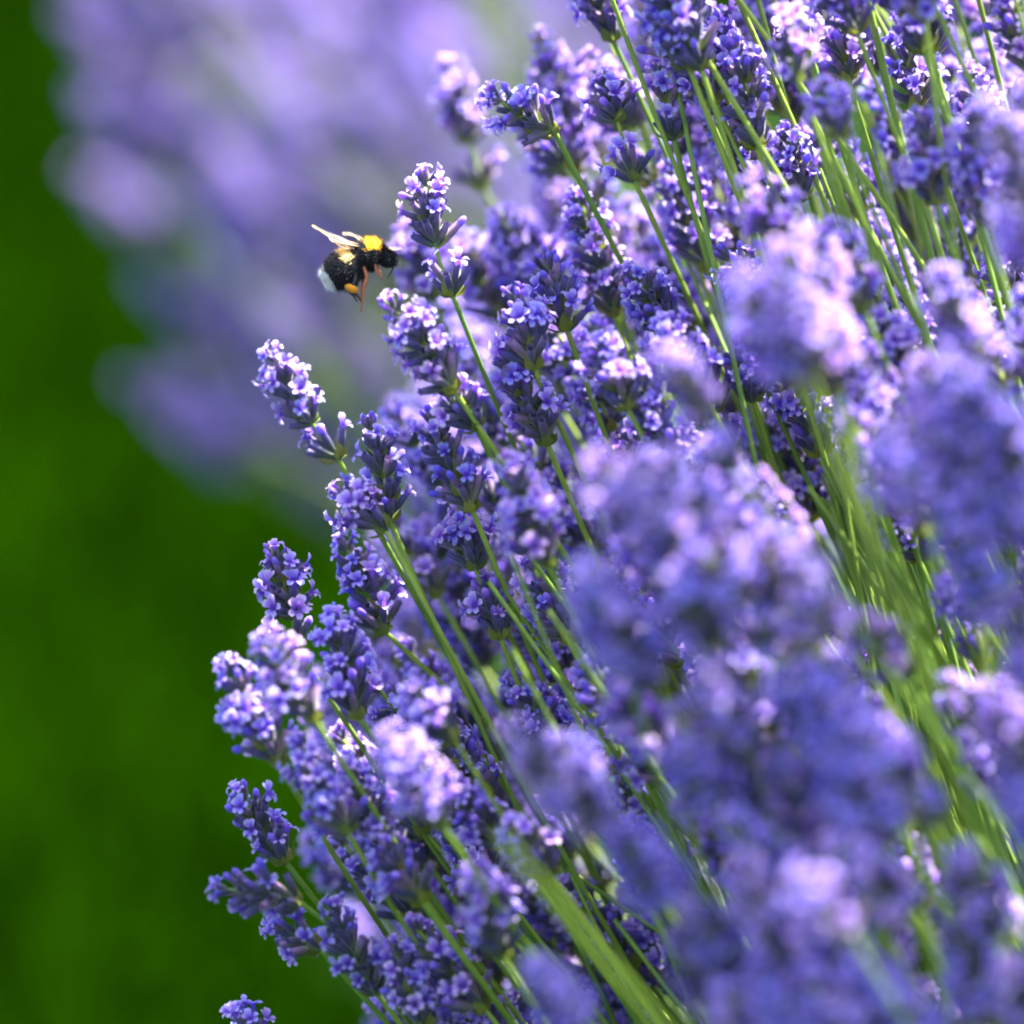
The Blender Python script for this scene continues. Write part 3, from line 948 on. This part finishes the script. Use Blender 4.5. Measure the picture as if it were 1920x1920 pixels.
me.polygons.foreach_set('loop_total', np.full(len(mf), 3, np.int32))
for m in (M_PETAL, M_CALYX, M_BRACT, M_STEM):
    me.materials.append(m)
me.polygons.foreach_set('material_index', np.concatenate(acc[2]).astype(np.int32))
me.polygons.foreach_set('use_smooth', np.ones(len(mf), bool))
for k, q in (('run', acc[3]), ('tint', acc[4])):
    a = me.attributes.new(k, 'FLOAT', 'POINT')
    a.data.foreach_set('value', np.concatenate(q).astype(np.float32))
me.update(calc_edges=True)
open('/tmp/mass.txt', 'w').write(f'{len(mf)} near {len(got)} fill {made} far {len(far_spots)} {n_far}')
o = link('lavender_flower_mass', me, colour=(1, 1, 1, 1))
tag(o, 'remaining lavender heads deep inside the near bush and the far bush', 'lavender flowers', kind='stuff')

# ------------------------------------------------------------------ the bumblebee
M_BLACK = plain('black fur', (0.005, 0.0045, 0.005), 0.6, 0.2, 0.12)
M_YELLOW = plain('yellow fur', (0.88, 0.50, 0.008), 0.7, 0.2, 0.2, 0.2)
M_CREAM = plain('pale yellow fur', (0.75, 0.55, 0.22), 0.7, 0.2, 0.2, 0.2)
M_WHITE = plain('white fur', (0.95, 0.9, 0.82), 0.7, 0.2, 0.3, 0.4)
M_LEG = plain('orange brown leg', (0.42, 0.13, 0.035), 0.4, 0.5, 0.0, 0.15)
M_DARKLEG = plain('dark leg', (0.02, 0.012, 0.008), 0.35, 0.5)
M_POLLEN = plain('pollen', (0.62, 0.24, 0.015), 0.8, 0.2)
M_EYE = plain('bee eye', (0.012, 0.014, 0.02), 0.15, 0.6)
BEE_D = 0.006
bee = link('bumblebee', None)
bee.empty_display_size = 0.01
BEE0 = at(678, 498, BEE_D)
bee.location = BEE0
tag(bee, 'bumblebee in flight with yellow collar, white tail and orange pollen on its leg', 'bumblebee')


def bp(x, y, w=0.0):
    """Point of the bee from a photo pixel and pixels away from the lens, relative to the bee's place."""
    return at(x, y, BEE_D + w * K) - BEE0


SPINE = [((606, 529), 2), ((611, 527), 13), ((619, 522), 22), ((630, 515), 30), ((643, 506), 34.5), ((656, 498), 33), ((667, 490), 27), ((674, 485), 21),
         ((681, 481), 24), ((691, 477), 28), ((702, 475), 27), ((711, 476), 20), ((716, 478), 13), ((721, 481), 14), ((728, 485), 15.5), ((735, 490), 13), ((741, 495), 7), ((743, 498), 2)]
NS = 24


def spine_at(t):
    u = t * (len(SPINE) - 1)
    i = min(len(SPINE) - 2, int(u))
    f = u - i
    (p, r), (q, s) = SPINE[i], SPINE[i + 1]
    return (p[0] + (q[0] - p[0]) * f, p[1] + (q[1] - p[1]) * f), r + (s - r) * f


def zone_of(t, up):
    u = t * (len(SPINE) - 1)
    if u < 1.9:
        return 3
    if 4.6 < u < 6.4 and up > 0.25:
        return 2
    if 8.9 < u < 11.2 and up > 0.34:  # collar yellow only on top; its shaded lower part is painted black
        return 1
    return 0


NT = 70
V, F, MI = [], [], []
for i in range(NT + 1):
    t = i / NT
    (cx_, cy_), r = spine_at(t)
    (ax, ay), _ = spine_at(max(0, t - 0.02))
    (bx, by), _ = spine_at(min(1, t + 0.02))
    tx, ty = bx - ax, by - ay
    l = math.hypot(tx, ty)
    nx, ny = ty / l, -tx / l                       # dorsal direction on the picture (up)
    for j in range(NS):
        a = 2 * math.pi * j / NS
        V.append(bp(cx_ + nx * r * math.sin(a), cy_ + ny * r * math.sin(a), math.cos(a) * r * 1.0))
for i in range(NT):
    for j in range(NS):
        F.append((i * NS + j, i * NS + (j + 1) % NS, (i + 1) * NS + (j + 1) % NS, (i + 1) * NS + j))
        MI.append(zone_of((i + 0.5) / NT, math.sin(2 * math.pi * (j + 0.5) / NS)))
F += [tuple(range(NS))[::-1], tuple(NT * NS + j for j in range(NS))]
MI += [3, 0]
bb = MB()
bb.v, bb.f, bb.m, bb.run, bb.tint = V, F, MI, [0.5] * len(V), [0.5] * len(V)
BMATS = [M_BLACK, M_YELLOW, M_CREAM, M_WHITE]
link('body', bb.mesh('body', BMATS), bee)
fur = MB()
hrs = random.Random(21)
for k in range(7000):
    t = hrs.random()
    a = hrs.uniform(0, 2 * math.pi)
    (cx_, cy_), r = spine_at(t)
    if t > 0.9 and hrs.random() < 0.7 or r < 6:
        continue
    (ax, ay), _ = spine_at(max(0, t - 0.02))
    (bx, by), _ = spine_at(min(1, t + 0.02))
    l = math.hypot(bx - ax, by - ay)
    tx, ty = (bx - ax) / l, (by - ay) / l
    nx, ny = ty, -tx
    s, c = math.sin(a), math.cos(a)
    root_ = bp(cx_ + nx * r * s, cy_ + ny * r * s, c * r)
    hl = hrs.uniform(5, 11) * (0.5 if t > 0.75 else 1)
    back = hrs.uniform(-1.0, 0.2)
    tip_ = bp(cx_ + nx * (r + hl) * s + tx * hl * back, cy_ + ny * (r + hl) * s + ty * hl * back, c * (r + hl)) + Vector((hrs.uniform(-1, 1), hrs.uniform(-1, 1), hrs.uniform(-1, 1))) * 0.0002
    side = (tip_ - root_).orthogonal().normalized()
    side = Quaternion((tip_ - root_).normalized(), hrs.uniform(0, 6.28)) @ side * 0.00007
    fur.add([root_ - side, root_ + side, tip_], [(0, 1, 2)], zone_of(min(1, max(0, t + hrs.gauss(0, 0.012))), s + hrs.gauss(0, 0.12)))
fo = link('fur', fur.mesh('fur', BMATS, False), bee)
tag(fo, kind='stuff')


def limb(name, pts, rad, m, parent=bee):
    b = MB()
    P = [bp(*p) for p in pts]
    Q, RD = [], []
    for i in range(len(P) - 1):
        for k in range(4):
            Q.append(P[i].lerp(P[i + 1], k / 4))
            RD.append((rad[i] + (rad[i + 1] - rad[i]) * k / 4) * K * (0.62 if k in (0, 1) and i else 0.8))
    Q.append(P[-1])
    RD.append(rad[-1] * K)
    tube(b, Q, RD, 8)
    return link(name, b.mesh(name, [m]), parent)


near = limb('leg', [(682, 500, -20), (688, 519, -27), (681, 543, -28), (680, 562, -26), (677, 584, -24)], [4.5, 5.5, 4.5, 3.2, 1.4], M_LEG)
far_ = limb('leg', [(684, 500, 18), (684, 520, 24), (679, 541, 26), (676, 560, 26), (679, 574, 26)], [4, 5, 3.5, 2.5, 1], M_LEG)
hind = limb('leg', [(668, 508, -22), (664, 530, -28), (655, 540, -28), (672, 556, -26), (678, 566, -24)], [5, 6.5, 6, 4, 1.6], M_DARKLEG)
hind2 = limb('leg', [(668, 508, 20), (660, 530, 26), (650, 541, 26), (664, 555, 26), (670, 566, 26)], [5, 6, 5.5, 3.5, 1.4], M_DARKLEG)
limb('leg', [(703, 495, -16), (706, 508, -20), (712, 517, -20), (718, 523, -18)], [4, 3.6, 2.8, 1.2], M_LEG)
limb('leg', [(705, 495, 14), (709, 506, 20), (714, 512, 20), (713, 522, 18)], [4, 3.2, 2.4, 1], M_LEG)
for par, w in ((hind, -29), (hind2, 27)):
    pb = MB()
    n = 10
    for i in range(8):
        th = math.pi * i / 7
        for j in range(n):
            a = 2 * math.pi * j / n
            q = 1 + 0.12 * math.sin(5 * a + 3 * i)
            pb.v.append(bp(659 + 13 * math.cos(th), 541 + math.cos(th) * 4 + 8.5 * q * math.sin(th) * math.sin(a), w + 7.5 * q * math.sin(th) * math.cos(a)))
            pb.run.append(0.5)
            pb.tint.append(0.5)
    pb.f = [(i * n + j, i * n + (j + 1) % n, (i + 1) * n + (j + 1) % n, (i + 1) * n + j) for i in range(7) for j in range(n)]
    pb.m = [0] * len(pb.f)
    link('pollen_basket', pb.mesh('pollen_basket', [M_POLLEN]), par)
limb('antenna', [(734, 484, -7), (741, 479, -9), (743, 488, -11), (740, 500, -12)], [1.6, 1.5, 1.5, 1.3], M_DARKLEG)
limb('antenna', [(735, 484, 7), (743, 480, 10), (746, 489, 12), (744, 500, 13)], [1.6, 1.5, 1.5, 1.3], M_DARKLEG)
limb('proboscis', [(738, 496, 0), (736, 505, 0), (731, 514, 0), (726, 522, 0)], [3, 2.2, 1.6, 0.8], M_DARKLEG)
for w in (-11, 11):
    eb = MB()
    n = 10
    for i in range(7):
        th = math.pi * i / 6
        for j in range(n):
            a = 2 * math.pi * j / n
            eb.v.append(bp(730 + 4.5 * math.sin(th) * math.cos(a), 486 + 8 * math.cos(th), w + 4.5 * math.sin(th) * math.sin(a)))
            eb.run.append(0.5)
            eb.tint.append(0.5)
    eb.f = [(i * n + j, i * n + (j + 1) % n, (i + 1) * n + (j + 1) % n, (i + 1) * n + j) for i in range(6) for j in range(n)]
    eb.m = [0] * len(eb.f)
    link('eye', eb.mesh('eye', [M_EYE]), bee)


def wing_material():
    m, nt, out = mat('bee wing')
    tr = node(nt, 'ShaderNodeBsdfTransparent')
    tr.inputs[0].default_value = (0.93, 0.9, 0.85, 1)
    tl = node(nt, 'ShaderNodeBsdfTranslucent')
    tl.inputs[0].default_value = (0.72, 0.58, 0.42, 1)
    gl = node(nt, 'ShaderNodeBsdfGlossy')
    gl.inputs['Roughness'].default_value = 0.3
    a = node(nt, 'ShaderNodeMixShader')
    a.inputs[0].default_value = 0.3
    nt.links.new(tl.outputs[0], a.inputs[1])
    nt.links.new(gl.outputs[0], a.inputs[2])
    b = node(nt, 'ShaderNodeMixShader')
    b.inputs[0].default_value = 0.24
    nt.links.new(tr.outputs[0], b.inputs[1])
    nt.links.new(a.outputs[0], b.inputs[2])
    nt.links.new(b.outputs[0], out.inputs[0])
    return m


M_WING = wing_material()
M_VEIN = plain('wing vein', (0.30, 0.20, 0.11), 0.5, 0.4)


def wing(root_p, tip_p, edge_dir, width):
    """A curved, veined wing from its root to its tip; edge_dir is the way its trailing edge lies."""
    a, b = bp(*root_p), bp(*tip_p)
    e = (bp(*edge_dir) - bp(0, 0, 0)).normalized()
    ax = b - a
    e = (e - ax.normalized() * e.dot(ax.normalized())).normalized()
    nrm = ax.normalized().cross(e)
    n = 14
    V = []
    for s_ in (0.00002, -0.00002):
        for i in range(n + 1):
            t = i / n
            lead = -0.10 * math.sin(math.pi * min(1, t * 1.02)) * width
            trail = width * (0.16 + 0.95 * math.sin(math.pi * (0.06 + 0.9 * t ** 0.85)) ** 0.8) if t < 1 else 0.12 * width
            for j in range(5):
                q = j / 4
                off = (lead + (trail - lead) * q) * K
                cam_ = math.sin(math.pi * t) * 0.0006 + 0.00025 * math.sin(9 * q + 4 * t)
                V.append(a + ax * t + e * off + nrm * (cam_ + s_))
    m = (n + 1) * 5
    F = []
    for s_ in (0, m):
        F += [(s_ + i * 5 + j, s_ + i * 5 + j + 1, s_ + (i + 1) * 5 + j + 1, s_ + (i + 1) * 5 + j) for i in range(n) for j in range(4)]
    wb = MB()
    wb.add(V, F)
    o = link('wing', wb.mesh('wing', [M_WING]), bee)
    vb = MB()
    for rows in ([0] * (n + 1), [1] * (n - 1), [2] * (n - 2), [min(4, 1 + i // 4) for i in range(n)]):
        tube(vb, [V[i * 5 + r] for i, r in enumerate(rows)], [(1.5 - i / n) * K for i in range(len(rows))], 5)
    link('vein', vb.mesh('vein', [M_VEIN]), o)


wing((672, 462, -14), (585, 423, -30), (10, -5, 60), 30)
wing((666, 466, -12), (618, 446, -40), (6, -4, 60), 22)
wing((690, 455, 14), (746, 464, 80), (-8, -3, -60), 30)
wing((684, 456, 14), (646, 440, 70), (4, -1, -60), 20)
